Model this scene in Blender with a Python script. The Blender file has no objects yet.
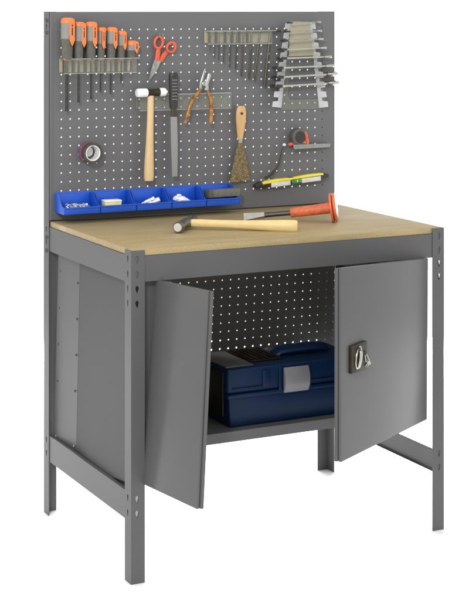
import bpy, bmesh, math, random
from mathutils import Vector, Matrix, Euler
random.seed(7)
S = bpy.context.scene
COL = S.collection
R = math.radians
PI = math.pi

# ------------------------------------------------------------------ camera
CAM = Vector((-1.5449, -3.6525, 1.4507)); YAW = .4652; F = 1570.67; SX = -4.53; SY = -290.8
cd = bpy.data.cameras.new('camera'); cam = bpy.data.objects.new('camera', cd); COL.objects.link(cam)
cam.location = CAM; cam.rotation_euler = (R(90), 0, -YAW)
cd.sensor_fit = 'VERTICAL'; cd.sensor_height = 36; cd.lens = F / 600 * 36
cd.shift_x = -SX / 600; cd.shift_y = SY / 600
cd.clip_start = .05; cd.clip_end = 2000
S.camera = cam

# ------------------------------------------------------------------ white studio surround
w = bpy.data.worlds.new('World'); S.world = w; w.use_nodes = True
bg = w.node_tree.nodes['Background']
bg.inputs[0].default_value = (1, 1, 1, 1); bg.inputs[1].default_value = 1.14

def area(name, loc, target, sx, sy, power, col=(1, 1, 1)):
    l = bpy.data.lights.new(name, 'AREA'); l.shape = 'RECTANGLE'; l.size = sx; l.size_y = sy
    l.energy = power; l.color = col
    o = bpy.data.objects.new(name, l); COL.objects.link(o); o.location = loc
    o.rotation_euler = (Vector(target) - Vector(loc)).to_track_quat('-Z', 'Y').to_euler()
    return o
area('key_softbox', (-2.0, -3.0, 2.75), (.4, .4, .9), .35, .35, 74, (1, .99, .97))
area('added_floor_fill', (1.5, 2.5, .50), (.45, .3, .15), 3.0, .55, 250)  # added fill lamp behind the bench, washes the floor white and lifts its shadows

S.view_settings.view_transform = 'Standard'; S.view_settings.look = 'None'
S.view_settings.exposure = 0; S.view_settings.gamma = 1
S.render.engine = 'CYCLES'
try:
    S.cycles.max_bounces = 8; S.cycles.transparent_max_bounces = 16
except Exception: pass

# ------------------------------------------------------------------ measuring helpers (pixel of the photo -> point on a real plane)
FW = Vector((math.sin(YAW), math.cos(YAW), 0)); RT = Vector((math.cos(YAW), -math.sin(YAW), 0)); UP = Vector((0, 0, 1))
def ray(px, py): return FW + RT * ((px - 238 - SX) / F) - UP * ((py - 300 - SY) / F)
def onplane(px, py, p0, n):
    r = ray(px, py); return CAM + r * ((Vector(p0) - CAM).dot(n) / r.dot(n))
PANEL_Y = .604
def T(px, py, d=0.0): return onplane(px, py, (0, PANEL_Y - d, 0), Vector((0, 1, 0)))
def Zp(px, py, z): return onplane(px, py, (0, 0, z), UP)
def Yp(px, py, y): return onplane(px, py, (0, y, 0), Vector((0, 1, 0)))

# ------------------------------------------------------------------ materials
MATS = {}
def mat(name, col, rough=.5, metal=0., var=0., vscale=8., bump=0., bscale=60., spec=.5, col2=None, stretch=None, coat=0.):
    m = bpy.data.materials.new(name); m.use_nodes = True; nt = m.node_tree; N = nt.nodes; L = nt.links
    b = N['Principled BSDF']
    b.inputs['Base Color'].default_value = (*col, 1); b.inputs['Roughness'].default_value = rough
    b.inputs['Metallic'].default_value = metal; b.inputs['Specular IOR Level'].default_value = spec
    if coat: b.inputs['Coat Weight'].default_value = coat; b.inputs['Coat Roughness'].default_value = .12
    tc = N.new('ShaderNodeTexCoord'); mp = N.new('ShaderNodeMapping')
    L.new(tc.outputs['Object'], mp.inputs[0])
    if stretch: mp.inputs['Scale'].default_value = stretch
    if var or col2:
        n = N.new('ShaderNodeTexNoise'); n.inputs['Scale'].default_value = vscale; n.inputs['Detail'].default_value = 5
        L.new(mp.outputs[0], n.inputs[0])
        cr = N.new('ShaderNodeValToRGB')
        a = col; c2 = col2 or tuple(min(1, c * (1 + var)) for c in col); a = a if col2 else tuple(c * (1 - var) for c in col)
        cr.color_ramp.elements[0].position = .34; cr.color_ramp.elements[1].position = .66
        cr.color_ramp.elements[0].color = (*a, 1); cr.color_ramp.elements[1].color = (*c2, 1)
        L.new(n.outputs['Fac'], cr.inputs[0]); L.new(cr.outputs[0], b.inputs['Base Color'])
        mr = N.new('ShaderNodeMapRange'); mr.inputs['To Min'].default_value = max(.02, rough - .06); mr.inputs['To Max'].default_value = rough + .06
        L.new(n.outputs['Fac'], mr.inputs[0]); L.new(mr.outputs[0], b.inputs['Roughness'])
    if bump:
        n2 = N.new('ShaderNodeTexNoise'); n2.inputs['Scale'].default_value = bscale; n2.inputs['Detail'].default_value = 3
        L.new(mp.outputs[0], n2.inputs[0])
        bp = N.new('ShaderNodeBump'); bp.inputs['Strength'].default_value = bump; bp.inputs['Distance'].default_value = .001
        L.new(n2.outputs['Fac'], bp.inputs['Height']); L.new(bp.outputs[0], b.inputs['Normal'])
    MATS[name] = m; return m

def clear(name, col, opacity, rough=.12):
    m = bpy.data.materials.new(name); m.use_nodes = True; nt = m.node_tree; N = nt.nodes; L = nt.links
    b = N['Principled BSDF']; b.inputs['Base Color'].default_value = (*col, 1); b.inputs['Roughness'].default_value = rough
    tr = N.new('ShaderNodeBsdfTransparent'); tr.inputs[0].default_value = (.96, .97, .95, 1)
    mx = N.new('ShaderNodeMixShader')
    tc = N.new('ShaderNodeTexCoord'); n = N.new('ShaderNodeTexNoise'); n.inputs['Scale'].default_value = 70
    mr = N.new('ShaderNodeMapRange'); mr.inputs['To Min'].default_value = opacity * .92; mr.inputs['To Max'].default_value = min(1, opacity * 1.08)
    L.new(tc.outputs['Object'], n.inputs[0]); L.new(n.outputs['Fac'], mr.inputs[0]); L.new(mr.outputs[0], mx.inputs[0])
    L.new(tr.outputs[0], mx.inputs[1]); L.new(b.outputs[0], mx.inputs[2])
    L.new(mx.outputs[0], N['Material Output'].inputs[0]); MATS[name] = m; return m

PAINT = mat('grey_paint', (.092, .092, .094), .40, spec=.26, var=.035, vscale=3, bump=.05, bscale=900)
DOORP = mat('glossy_door_paint', (.096, .096, .098), .24, spec=.24, var=.05, vscale=3.5, bump=.9, bscale=5)
SIDEP = mat('side_paint', (.086, .086, .088), .55, spec=.10, var=.03, vscale=2.2, bump=.04, bscale=500)
PAINT2 = mat('grey_panel_paint', (.130, .130, .134), .45, spec=.3, var=.04, vscale=4, bump=.05, bscale=900)
GALV = mat('galvanised_steel', (.34, .34, .35), .42, metal=.7, var=.1, vscale=60)
OLIVE = mat('olive_steel', (.060, .052, .030), .33, metal=.5, var=.25, vscale=90)
HEADST = mat('hammer_steel', (.16, .155, .14), .36, metal=.8, var=.3, vscale=60)
DARKST = mat('dark_steel', (.028, .027, .024), .38, metal=.25, var=.3, vscale=90)
STEEL = mat('bright_steel', (.34, .34, .325), .28, metal=.95, var=.15, vscale=80)
CHROME = mat('chrome', (.46, .45, .40), .2, metal=1., var=.08, vscale=60)
BLADE = mat('file_steel', (.30, .30, .295), .42, metal=.55, bump=.5, bscale=900)
ORANGE = mat('orange_plastic', (.74, .185, .045), .42, var=.08, vscale=40)
REDOR = mat('red_orange_plastic', (.66, .095, .035), .42, var=.12, vscale=50)
GUARD = mat('orange_rubber', (.62, .135, .05), .5, var=.2, vscale=60, bump=.3, bscale=300)
GRIP = mat('dark_grip', (.095, .093, .075), .6, var=.15, vscale=60, bump=.3, bscale=700)
GREYP = mat('grey_plastic', (.22, .22, .20), .4, var=.05, vscale=30)
BLACK = mat('black_plastic', (.022, .021, .018), .4, var=.2, vscale=60)
BROWNBLK = mat('brown_black_plastic', (.026, .021, .010), .45, spec=.25, var=.3, vscale=50)
BLUE = mat('blue_plastic', (.008, .082, .50), .36, var=.10, vscale=20)
NAVY = mat('navy_plastic', (.0018, .0130, .044), .42, var=.12, vscale=12, spec=.2)
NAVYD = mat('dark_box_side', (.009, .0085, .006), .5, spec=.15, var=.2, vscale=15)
LATCH = mat('latch_grey', (.17, .17, .18), .4, metal=.1, var=.05, vscale=30)
LIDG = clear('smoked_lid', (.045, .048, .05), .85, .35)
BROWN = mat('brown_tray', (.012, .007, .004), .5, spec=.15, var=.4, vscale=60)
WHITE = mat('white_plastic', (.82, .83, .86), .4, var=.03, vscale=60)
SILV = mat('zinc_screw', (.66, .68, .72), .3, metal=.7, var=.2, vscale=150)
YELL = mat('yellow_body', (.78, .66, .06), .4, var=.06, vscale=60)
PYEL = mat('yellow_carton', (.75, .66, .32), .6, var=.08, vscale=80)
IVORY = mat('ivory_side', (.62, .62, .56), .45, var=.08, vscale=90)
GREEN = mat('green_vial', (.05, .22, .05), .15, var=.4, vscale=120)
AMBER = mat('amber_grip', (.36, .15, .020), .22, var=.5, vscale=60)
RUST = mat('stained_blade', (.11, .078, .030), .42, metal=.4, col2=(.25, .19, .085), vscale=110, bump=.6, bscale=260)
SPECK = mat('plaster_speck', (.48, .45, .34), .7, var=.1, vscale=100)
PURPLE = mat('purple_tape', (.26, .055, .15), .3, var=.1, vscale=60)
TAPEBLK = mat('dark_tape', (.045, .045, .032), .35, var=.2, vscale=80)
CORE = mat('cardboard_core', (.84, .82, .81), .6, var=.06, vscale=60)
BEIGE = mat('beige_rack', (.38, .35, .245), .4, var=.05, vscale=25)
STONE = mat('grey_block', (.15, .145, .12), .7, var=.2, vscale=180)
CLEAR = clear('clear_plastic', (.55, .55, .52), .09)
CLEARE = clear('clear_edge', (.62, .63, .58), .55)
CLEARW = clear('clear_frosted', (.78, .79, .82), .55, .15)
CLEARG = clear('clear_grey', (.29, .29, .27), .34, .12)
SHELFG = mat('shelf_grey', (.24, .24, .22), .45, var=.08, vscale=40)

def wood(name, c1, c2, sc, stretch, rough=.5, bump=.1, speck=0.):
    m = bpy.data.materials.new(name); m.use_nodes = True; nt = m.node_tree; N = nt.nodes; L = nt.links
    b = N['Principled BSDF']; b.inputs['Roughness'].default_value = rough; b.inputs['Specular IOR Level'].default_value = .35
    tc = N.new('ShaderNodeTexCoord'); mp = N.new('ShaderNodeMapping'); mp.inputs['Scale'].default_value = stretch
    L.new(tc.outputs['Object'], mp.inputs[0])
    n = N.new('ShaderNodeTexNoise'); n.inputs['Scale'].default_value = sc; n.inputs['Detail'].default_value = 8; n.inputs['Roughness'].default_value = .62
    L.new(mp.outputs[0], n.inputs[0])
    cr = N.new('ShaderNodeValToRGB'); cr.color_ramp.elements[0].position = .3; cr.color_ramp.elements[1].position = .7
    cr.color_ramp.elements[0].color = (*c1, 1); cr.color_ramp.elements[1].color = (*c2, 1)
    L.new(n.outputs['Fac'], cr.inputs[0]); out = cr.outputs[0]
    if speck:
        n3 = N.new('ShaderNodeTexNoise'); n3.inputs['Scale'].default_value = 420; n3.inputs['Detail'].default_value = 2
        L.new(tc.outputs['Object'], n3.inputs[0])
        mr = N.new('ShaderNodeMapRange'); mr.inputs['From Min'].default_value = .3; mr.inputs['From Max'].default_value = .7
        mr.inputs['To Min'].default_value = 1 - speck; mr.inputs['To Max'].default_value = 1 + speck
        L.new(n3.outputs['Fac'], mr.inputs[0])
        vm = N.new('ShaderNodeVectorMath'); vm.operation = 'SCALE'
        L.new(out, vm.inputs[0]); L.new(mr.outputs[0], vm.inputs['Scale']); out = vm.outputs[0]
    L.new(out, b.inputs['Base Color'])
    bp = N.new('ShaderNodeBump'); bp.inputs['Strength'].default_value = bump; bp.inputs['Distance'].default_value = .001
    L.new(n.outputs['Fac'], bp.inputs['Height']); L.new(bp.outputs[0], b.inputs['Normal'])
    return m
BOARD = wood('chipboard', (.310, .234, .112), (.395, .306, .155), 5.5, (1, 5, 3), .5, .15, .24)
HWOOD = wood('pale_handle_wood', (.60, .42, .20), (.72, .53, .28), 10, (6, 6, .7), .42, .1)
HWOOD2 = wood('yellow_handle_wood', (.66, .50, .21), (.76, .60, .29), 10, (.7, 6, 6), .42, .1)
HWOOD3 = wood('warm_handle_wood', (.52, .31, .12), (.66, .43, .20), 12, (6, 6, .8), .4, .1)

# ------------------------------------------------------------------ mesh helpers
def root_origin(o):
    v = Vector((0, 0, 0))
    while o: v += o.location; o = o.parent
    return v

class MB:
    def __init__(s): s.bm = bmesh.new()
    def hexa(s, a, b):                     # a, b: two quads (4 points each)
        va = [s.bm.verts.new(p) for p in a]; vb = [s.bm.verts.new(p) for p in b]; n = len(a)
        s.bm.faces.new(va); s.bm.faces.new(vb[::-1])
        for i in range(n): s.bm.faces.new((va[i], vb[i], vb[(i + 1) % n], va[(i + 1) % n]))
        return s
    def box(s, x0, x1, y0, y1, z0, z1):
        q = [(x0, y0), (x1, y0), (x1, y1), (x0, y1)]
        return s.hexa([(x, y, z0) for x, y in q], [(x, y, z1) for x, y in q])
    def slab(s, pts, off):                 # polygon of 3-D points thickened by the vector off
        off = Vector(off); return s.hexa([Vector(p) for p in pts], [Vector(p) + off for p in pts])
    def tube(s, pts, r, n=12, closed=False, flat=1., ref=None):
        pts = [Vector(p) for p in pts]; m = len(pts); rs = r if isinstance(r, (list, tuple)) else [r] * m
        rings = []; prev = None
        for i, p in enumerate(pts):
            if closed: t = pts[(i + 1) % m] - pts[i - 1]
            else: t = pts[min(i + 1, m - 1)] - pts[max(i - 1, 0)]
            t.normalize()
            if ref is not None: u = Vector(ref) - t * t.dot(Vector(ref))
            elif prev is None:
                a = Vector((0, 1, 0)) if abs(t.y) < .9 else Vector((1, 0, 0)); u = a - t * t.dot(a)
            else: u = prev - t * t.dot(prev)
            u.normalize(); prev = u; v = t.cross(u)
            rings.append([s.bm.verts.new(p + (u * math.cos(2 * PI * k / n) * flat + v * math.sin(2 * PI * k / n)) * rs[i]) for k in range(n)])
        for i in range(m if closed else m - 1):
            A, B = rings[i], rings[(i + 1) % m]
            for k in range(n): s.bm.faces.new((A[k], A[(k + 1) % n], B[(k + 1) % n], B[k]))
        if not closed: s.bm.faces.new(rings[0][::-1]); s.bm.faces.new(rings[-1])
        return s
    def lathe(s, p0, p1, prof, n=24, flat=1., ref=None):   # prof: (t along p0->p1, radius)
        p0 = Vector(p0); p1 = Vector(p1); t = (p1 - p0).normalized()
        a = Vector(ref) if ref is not None else (Vector((0, 1, 0)) if abs(t.y) < .9 else Vector((1, 0, 0)))
        u = (a - t * t.dot(a)).normalized(); v = t.cross(u); rings = []
        for q, r in prof:
            c = p0.lerp(p1, q); r = max(r, 1e-5)
            rings.append([s.bm.verts.new(c + (u * math.cos(2 * PI * k / n) * flat + v * math.sin(2 * PI * k / n)) * r) for k in range(n)])
        for A, B in zip(rings, rings[1:]):
            for k in range(n): s.bm.faces.new((A[k], A[(k + 1) % n], B[(k + 1) % n], B[k]))
        s.bm.faces.new(rings[0][::-1]); s.bm.faces.new(rings[-1]); return s
    def ball(s, c, r, sc=(1, 1, 1), seg=16):
        M = Matrix.Translation(c) @ Matrix.Diagonal((*sc, 1)); bmesh.ops.create_uvsphere(s.bm, u_segments=seg, v_segments=seg // 2 + 2, radius=r, matrix=M); return s
    def perf(s, us, vs, u0, u1, v0, v1, hole, fmap, th):   # sheet with real holes; fmap(u,v,w)->xyz; hole: 8 offsets E,NE,N..SE
        def mids(a, lo, hi): return [lo] + [(p + q) / 2 for p, q in zip(a, a[1:])] + [hi]
        ub = mids(us, u0, u1); vb = mids(vs, v0, v1)
        for i, u in enumerate(us):
            for j, v in enumerate(vs):
                a, b, c, d = ub[i], ub[i + 1], vb[j], vb[j + 1]
                out = [(b, v), (b, d), (u, d), (a, d), (a, v), (a, c), (u, c), (b, c)]
                inn = [(u + x, v + y) for x, y in hole]
                O0 = [s.bm.verts.new(fmap(x, y, 0)) for x, y in out]; I0 = [s.bm.verts.new(fmap(x, y, 0)) for x, y in inn]
                O1 = [s.bm.verts.new(fmap(x, y, th)) for x, y in out]; I1 = [s.bm.verts.new(fmap(x, y, th)) for x, y in inn]
                for k in range(8):
                    l = (k + 1) % 8
                    s.bm.faces.new((O0[k], O0[l], I0[l], I0[k])); s.bm.faces.new((O1[l], O1[k], I1[k], I1[l]))
                    s.bm.faces.new((I0[k], I0[l], I1[l], I1[k]))
                    x1, y1 = out[k]; x2, y2 = out[l]          # outer rim only at the sheet's border
                    for val, ax in ((u0, 0), (u1, 0), (v0, 1), (v1, 1)):
                        if abs((x1, y1)[ax] - val) < 1e-7 and abs((x2, y2)[ax] - val) < 1e-7:
                            s.bm.faces.new((O0[l], O0[k], O1[k], O1[l]))
        bmesh.ops.remove_doubles(s.bm, verts=s.bm.verts, dist=2e-6); return s
    def build(s, name, m, parent=None, bevel=0., seg=2, angle=40, origin=None):
        bm = s.bm
        bmesh.ops.recalc_face_normals(bm, faces=bm.faces)
        if bevel:
            es = [e for e in bm.edges if len(e.link_faces) == 2 and e.calc_face_angle(0) > R(35)]
            bmesh.ops.bevel(bm, geom=es, offset=bevel, segments=seg, affect='EDGES', clamp_overlap=True, profile=.5)
        o0 = root_origin(parent) if parent else (Vector(origin) if origin is not None else Vector((0, 0, 0)))
        bmesh.ops.translate(bm, verts=bm.verts, vec=-o0)
        me = bpy.data.meshes.new(name); bm.to_mesh(me); bm.free()
        me.materials.append(m)
        me.polygons.foreach_set('use_smooth', [True] * len(me.polygons)); me.set_sharp_from_angle(angle=R(angle))
        o = bpy.data.objects.new(name, me); COL.objects.link(o)
        if parent: o.parent = parent
        else: o.location = o0
        return o

def tag(o, label=None, cat=None, group=None, kind=None):
    if label: o['label'] = label
    if cat: o['category'] = cat
    if group: o['group'] = group
    if kind: o['kind'] = kind
    return o
def thing(name, label, cat, loc=(0, 0, 0), group=None):
    o = bpy.data.objects.new(name, None); COL.objects.link(o); o.location = loc; o.empty_display_size = .02
    return tag(o, label, cat, group)
def circ(c, r, n, f): return [f(c, r, 2 * PI * k / n) for k in range(n)]

# ------------------------------------------------------------------ the setting
f = MB(); f.bm.faces.new([f.bm.verts.new(p) for p in ((-60, -60, 0), (60, -60, 0), (60, 60, 0), (-60, 60, 0))])
tag(f.build('floor', mat('white_studio_floor', (.95, .95, .95), .9, var=.004, vscale=1, spec=.1)), 'seamless white studio floor', kind='structure')
del f
for o in COL.objects:
    if o.name == 'floor' and 'category' in o: del o['category']

# ------------------------------------------------------------------ workbench
W, D, H, HB = .945, .645, 1.4435, .841
FWID, SWID, TH = .0375, .041, .002
bench = thing('workbench', 'grey steel workbench with pegboard back panel, chipboard top and two open cabinet doors', 'workbench', (0, 0, 0))

KEY = [(.0048, .003), (.0036, .0072), (0, .0088), (-.0036, .0072), (-.0048, .003), (-.0024, -.006), (0, -.0105), (.0024, -.006)]
SL = [.176, .2137, .706, .743, .780, .8188]
def leg(cx, cy, sx, sy, top, slots, name='leg'):
    m = MB()
    m.perf([.0165 if sx > 0 else .0165], slots, 0, FWID, 0, top, KEY, lambda u, v, q: (cx + sx * u, cy + sy * q, v), TH)
    o = m.build(name, PAINT, bench, bevel=0)
    m2 = MB(); m2.perf([.022], slots, TH, SWID, 0, top, KEY, lambda u, v, q: (cx + sx * q, cy + sy * u, v), TH)
    bm = bmesh.new(); bm.from_mesh(o.data)
    m2o = m2.build('tmp', PAINT, bench); bm.from_mesh(m2o.data)
    bpy.data.objects.remove(m2o)
    # rounded outer corner strip
    v = [bm.verts.new(p) for p in ()]
    bm.to_mesh(o.data); bm.free()
    o.data.polygons.foreach_set('use_smooth', [True] * len(o.data.polygons)); o.data.set_sharp_from_angle(angle=R(30))
    return o
leg(0, 0, 1, 1, HB, SL); leg(W, 0, -1, 1, HB, SL)
TALL = [.176, .2137, .78, .8188, 1.40]
for cx, sx in ((0, 1), (W, -1)): leg(cx, D, sx, -1, H, TALL, 'rear_post')

# beams (a folded profile: web and two lips)
def beam(p, name='beam', lip=.0095, web=.0016, bev=.0008):
    x0, x1, y0, y1, z0, z1, side = p
    m = MB()
    if side in 'fb':
        ya, yb = (y0, y0 + web) if side == 'f' else (y1 - web, y1)
        m.box(x0, x1, ya, yb, z0, z1)
        yl = (yb, yb + lip) if side == 'f' else (ya - lip, ya)
        m.box(x0, x1, *yl, z0, z0 + web); m.box(x0, x1, *yl, z1 - web, z1)
    else:
        xa, xb = (x0, x0 + web) if side == 'l' else (x1 - web, x1)
        m.box(xa, xb, y0, y1, z0, z1)
        xl = (xb, xb + lip) if side == 'l' else (xa - lip, xa)
        m.box(*xl, y0, y1, z0, z0 + web); m.box(*xl, y0, y1, z1 - web, z1)
    return m.build(name, PAINT, bench, bevel=.0004, seg=1)
beam((.004, .941, .0024, 0, .7605, .8262, 'f'), 'front_apron')
beam((.004, .941, 0, D - .0024, .7605, .8600, 'b'), 'rear_apron')
beam((.0024, 0, .0042, D - .0045, .7575, .8262, 'l'), 'side_apron')
beam((0, W - .0024, .0042, D - .0045, .7575, .8262, 'r'), 'side_apron')
beam((.0024, 0, .0042, D - .0045, .1545, .2275, 'l'), 'side_rail')
beam((0, W - .0024, .0042, D - .0045, .1535, .2175, 'r'), 'side_rail')
for x0, x1 in ((.0045, .034), (W - .034, W - .0045)):
    MB().box(x0, x1, .0026, .0040, .158, .232).build('hook_plate', GALV if x0 < .1 else PAINT, bench, bevel=.0003, seg=1)

# chipboard top, notched round the rear posts
MB().box(.0045, W - .0045, .0045, .6035, .8266, .8425).build('tabletop', BOARD, bench, bevel=.0012)

# pegboard back panel
RH = .0025
HOLE = [(RH * math.cos(k * PI / 4), RH * math.sin(k * PI / 4)) for k in range(8)]
m = MB()
px0 = [.0385 + .0270 * i for i in range(33)]; pz0 = sorted(1.391 - .0257 * j for j in range(20))
m.perf(px0, pz0, .0030, .9425, .8462, H - .0005, HOLE, lambda u, v, q: (u, PANEL_Y + q, v), .0012)
pan = m.build('pegboard', PAINT2, bench, angle=30)
# folded rims of the panel
m = MB()
m.box(.0030, .0042, PANEL_Y + .0013, PANEL_Y + .02, .8462, H - .0005); m.box(.9413, .9425, PANEL_Y + .0013, PANEL_Y + .02, .8462, H - .0005)
m.box(.0043, .9412, PANEL_Y + .0013, PANEL_Y + .02, H - .0017, H - .0005); m.box(.0043, .9412, PANEL_Y + .0013, PANEL_Y + .02, .8462, .8474)
m.build('panel_rim', PAINT2, bench)
m = MB(); m.box(.0030, .0115, PANEL_Y - .0022, PANEL_Y - .0002, .8462, H - .0005)
m.build('panel_edge', PAINT2, bench, bevel=.0008)
# bolts on the left post
for z in (1.418, 1.383, .795, .757):
    o = MB().lathe((-.0001, .622, z), (-.006, .622, z), [(0, .0055), (.6, .0055), (1, .004)], 12).build('bolt', PAINT, bench)

# cabinet ---------------------------------------------------------
CZ0, CZ1 = .3190, .346
b0 = onplane(86, 467, (.0185, 0, 0), Vector((1, 0, 0))); b1 = onplane(123.5, 481, (.0145, 0, 0), Vector((1, 0, 0)))
zf = b1.z + (b1.z - b0.z) / (b0.y - b1.y) * (b1.y - .045)
A = [(.0140, .045, zf), (.0185, b0.y, b0.z), (.0235, .4460, .185), (.0235, .4160, .7570), (.0140, .045, .7570)]
side = MB().slab(A, (.0012, 0, 0)).build('cabinet_side', SIDEP, bench)
A = [(.0232, .4470, .185), (.0155, .6070, .185), (.0155, .5660, .7570), (.0232, .4170, .7570)]
strip = MB().slab(A, (.0012, .0002, 0)).build('cabinet_side_flange', PAINT, bench)
MB().box(.0042, .066, .6085, .6097, .193, .757).build('cabinet_rear_flange', PAINT, bench)
MB().box(.0050, .0840, .0300, .0312, .264, .757).build('cabinet_stile', PAINT, bench, bevel=.0004, seg=1)
for x, y in ((60.8, 271), (59.6, 308), (58.6, 344), (57.6, 381), (56, 436)): 
    p = onplane(x, y, (.0150, .6, .5), Vector((-1, -.05, 0)).normalized()); MB().lathe(p, p + Vector((-.0022, 0, 0)), [(0, .0035), (.6, .003), (1, .0015)], 10).build('rivet', GALV if y > 400 else BLACK, strip)
for x, y in ((77.8, 283), (77, 319), (76.2, 355), (75, 391), (74, 446)):
    p = onplane(x, y, (.0222, .43, .5), Vector((-1, -.05, 0)).normalized()); MB().lathe(p, p + Vector((-.0022, 0, 0)), [(0, .0035), (.6, .003), (1, .0015)], 10).build('rivet', GALV if y > 400 else DARKST, strip)
MB().box(.0290, .0302, .045, .585, .175, .7570).build('added_gap_backing', PAINT, bench)  # added sheet behind the side panel so the gap below it stays dark
MB().slab([(.8840, .045, .3475), (.9405, .5880, .3475), (.9405, .5880, .7560), (.8840, .045, .7560)], (.0012, 0, 0)).build('cabinet_side', PAINT, bench)
m = MB(); lipz = CZ0
m.box(.0310, .8850, .0215, .589, CZ1 - .0012, CZ1); m.box(.0310, .8850, .0200, .0212, CZ0, CZ1); m.box(.0310, .8850, .0215, .04, CZ0, CZ0 + .0012)
m.build('cabinet_floor', PAINT, bench, bevel=.0004, seg=1)
m = MB()
cx = sorted(.8540 - .0279 * k for k in range(-3, 30)); cz = sorted(.6305 + .0258 * k for k in range(-10, 5))
m.perf(cx, cz, .0340, .9490, .3475, .756, [(a * .88, b * .88) for a, b in HOLE], lambda u, v, q: (u + .040 * (v - .63), .5900 + q, v - .0123 * (u - .86)), .0012)
BACKP = mat('grey_paint_shade_lifted', (.25, .25, .256), .5, spec=.3, var=.04, vscale=4)  # grey paint with a lighter colour to offset the shade inside the cabinet
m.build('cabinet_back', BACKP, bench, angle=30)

# doors -----------------------------------------------------------
def door(h_top, h_bot, f_top, f_bot, side, thick=.017):
    h_top, h_bot, f_top, f_bot = map(Vector, (h_top, h_bot, f_top, f_bot))
    d = (f_bot - h_bot).normalized(); n = (f_top - f_bot).cross(f_bot - h_bot).normalized()
    if n.dot(CAM - f_bot) < 0: n = -n
    up = (f_top - f_bot).normalized()
    o = MB().slab([h_bot, f_bot, f_top, h_top], -n * thick * .5).build('door', DOORP, bench, bevel=.0018, seg=3)
    e = .0045
    q = [h_bot - n * thick * .55 + up * .001, f_bot - n * thick * .55 + d * e + up * .001, f_top - n * thick * .55 + d * e - up * .001, h_top - n * thick * .55 - up * .001]
    MB().slab(q, -n * thick * .5).build('door_return', PAINT, o, bevel=.0012)
    return o, d, n, up
zb = .25; zt = .762
fb = Zp(196.5, 509.2, zb); ft = Zp(207, 290.5, zt)
dl, d1, n1, u1 = door((.073, .012, zt), (.030, .012, zb), ft, fb, 'l')
zb = .3143; fb = Zp(341.2, 462.4, zb); hb_ = Yp(427, 419.5, -.006); ht_ = Vector((.8885, -.006, .761))
ft = fb + Vector((.002, .002, .801 - zb)); 
dr, d2, n2, u2 = door(ht_, hb_, ft, fb, 'r')
# lock
def DP(px, py, h=0.): return onplane(px, py, fb + n2 * h, n2)
q = [DP(348.4, 373.6), DP(363.6, 368.6), DP(363.6, 340.2), DP(348.4, 346)]
lock = MB().slab([p + n2 * .0003 for p in q], n2 * .010).build('lock_plate', BROWNBLK, dr, bevel=.0018)
c = DP(357.9, 357.5, .0105); a = DP(359.2, 345.6, .0105) - c; bax = (q[1] - q[0]).normalized()
pts = []
m = MB()
ring = [c + a * math.cos(t) + bax * .0155 * math.sin(t) for t in [2 * PI * k / 28 for k in range(28)]]
m.slab([p - n2 * .0005 for p in ring], n2 * .004); m.build('handle_surround', CHROME, lock, bevel=.001)
m = MB(); ring = [c - a * .04 + a * .80 * math.cos(t) + bax * .0110 * math.sin(t) for t in [2 * PI * k / 28 for k in range(28)]]
m.slab([p + n2 * .0037 for p in ring], n2 * .0008); m.build('handle_recess', BROWNBLK, lock)
gp = [c + a * t + n2 * (.0045 + .0035 * (1 - t * t)) for t in (-.86, -.6, -.3, 0, .3, .55)]
MB().tube(gp, [.0048, .0056, .0058, .0060, .0066, .0060], 16, flat=.6, ref=n2).build('turn_handle', CHROME, lock)
m = MB(); kc = DP(360.2, 349, .017); m.lathe(kc - n2 * .004, kc, [(0, .0045), (1, .0045)], 16); m.build('lock_cylinder', DARKST, lock)
# keys
kp = DP(364.5, 352, .012)
keys = thing('key_bunch', 'small bunch of silver keys on a ring hanging at the door lock', 'keys', kp)
def kring(cc, r, th, nm, mt, seg=20, tilt=0): 
    m = MB(); m.tube([cc + bax * r * math.cos(t) + UP * r * math.sin(t) + n2 * tilt * math.sin(t) for t in [2 * PI * k / seg for k in range(seg)]], th, 6, closed=True); return m.build(nm, mt, keys)
kring(DP(365, 353.5, .012), .0068, .0010, 'key_ring', DARKST)
kring(DP(366.5, 366, .010), .0065, .0014, 'key_bow', STEEL, tilt=.003)
for (xa, ya, xb, yb) in ((364.5, 355, 365.5, 362), (366, 354, 369, 361)):
    A_, B_ = DP(xa, ya, .012), DP(xb, yb, .010); m = MB(); m.slab([A_ - bax * .0022, A_ + bax * .0022, B_ + bax * .0022, B_ - bax * .0022], n2 * .0016); m.build('key', STEEL, keys)
m = MB(); m.lathe(DP(369, 363, .008), DP(369, 363, .0115), [(0, .005), (1, .005)], 14); m.build('key_tag', CHROME, keys)

# ------------------------------------------------------------------ toolbox in the cabinet
TX0, TX1, TY0, TY1, TZ0, TZ1 = .292, .700, .043, .245, .3462, .512
tb = thing('toolbox', 'dark blue plastic toolbox with a grey latch lying in the cabinet', 'toolbox', (.5, .14, TZ0))
m = MB(); zm = .432
m.hexa([(TX0 + .012, TY0 + .008, TZ0), (TX1 - .012, TY0 + .008, TZ0), (TX1 - .012, TY1, TZ0), (TX0 + .012, TY1, TZ0)],
       [(TX0 + .004, TY0 + .002, zm), (TX1 - .004, TY0 + .002, zm), (TX1 - .004, TY1, zm), (TX0 + .004, TY1, zm)])
m.build('box_body', NAVY, tb, bevel=.006, seg=3)
m = MB(); m.box(TX0 - .001, TX1 + .001, TY0 - .006, TY1 + .003, zm - .006, zm + .004); m.build('box_rim', NAVY, tb, bevel=.003)
m = MB(); m.box(TX0, TX1, TY0, TY1, zm + .0042, TZ1 - .010); lid = m.build('box_lid', NAVY, tb, bevel=.008, seg=3)
m = MB(); m.box(TX0 + .002, TX0 + .085, TY0 + .012, TY1 - .012, TZ1 - .0098, TZ1 - .0035); m.build('organiser_lid', LIDG, tb, bevel=.003)
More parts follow.
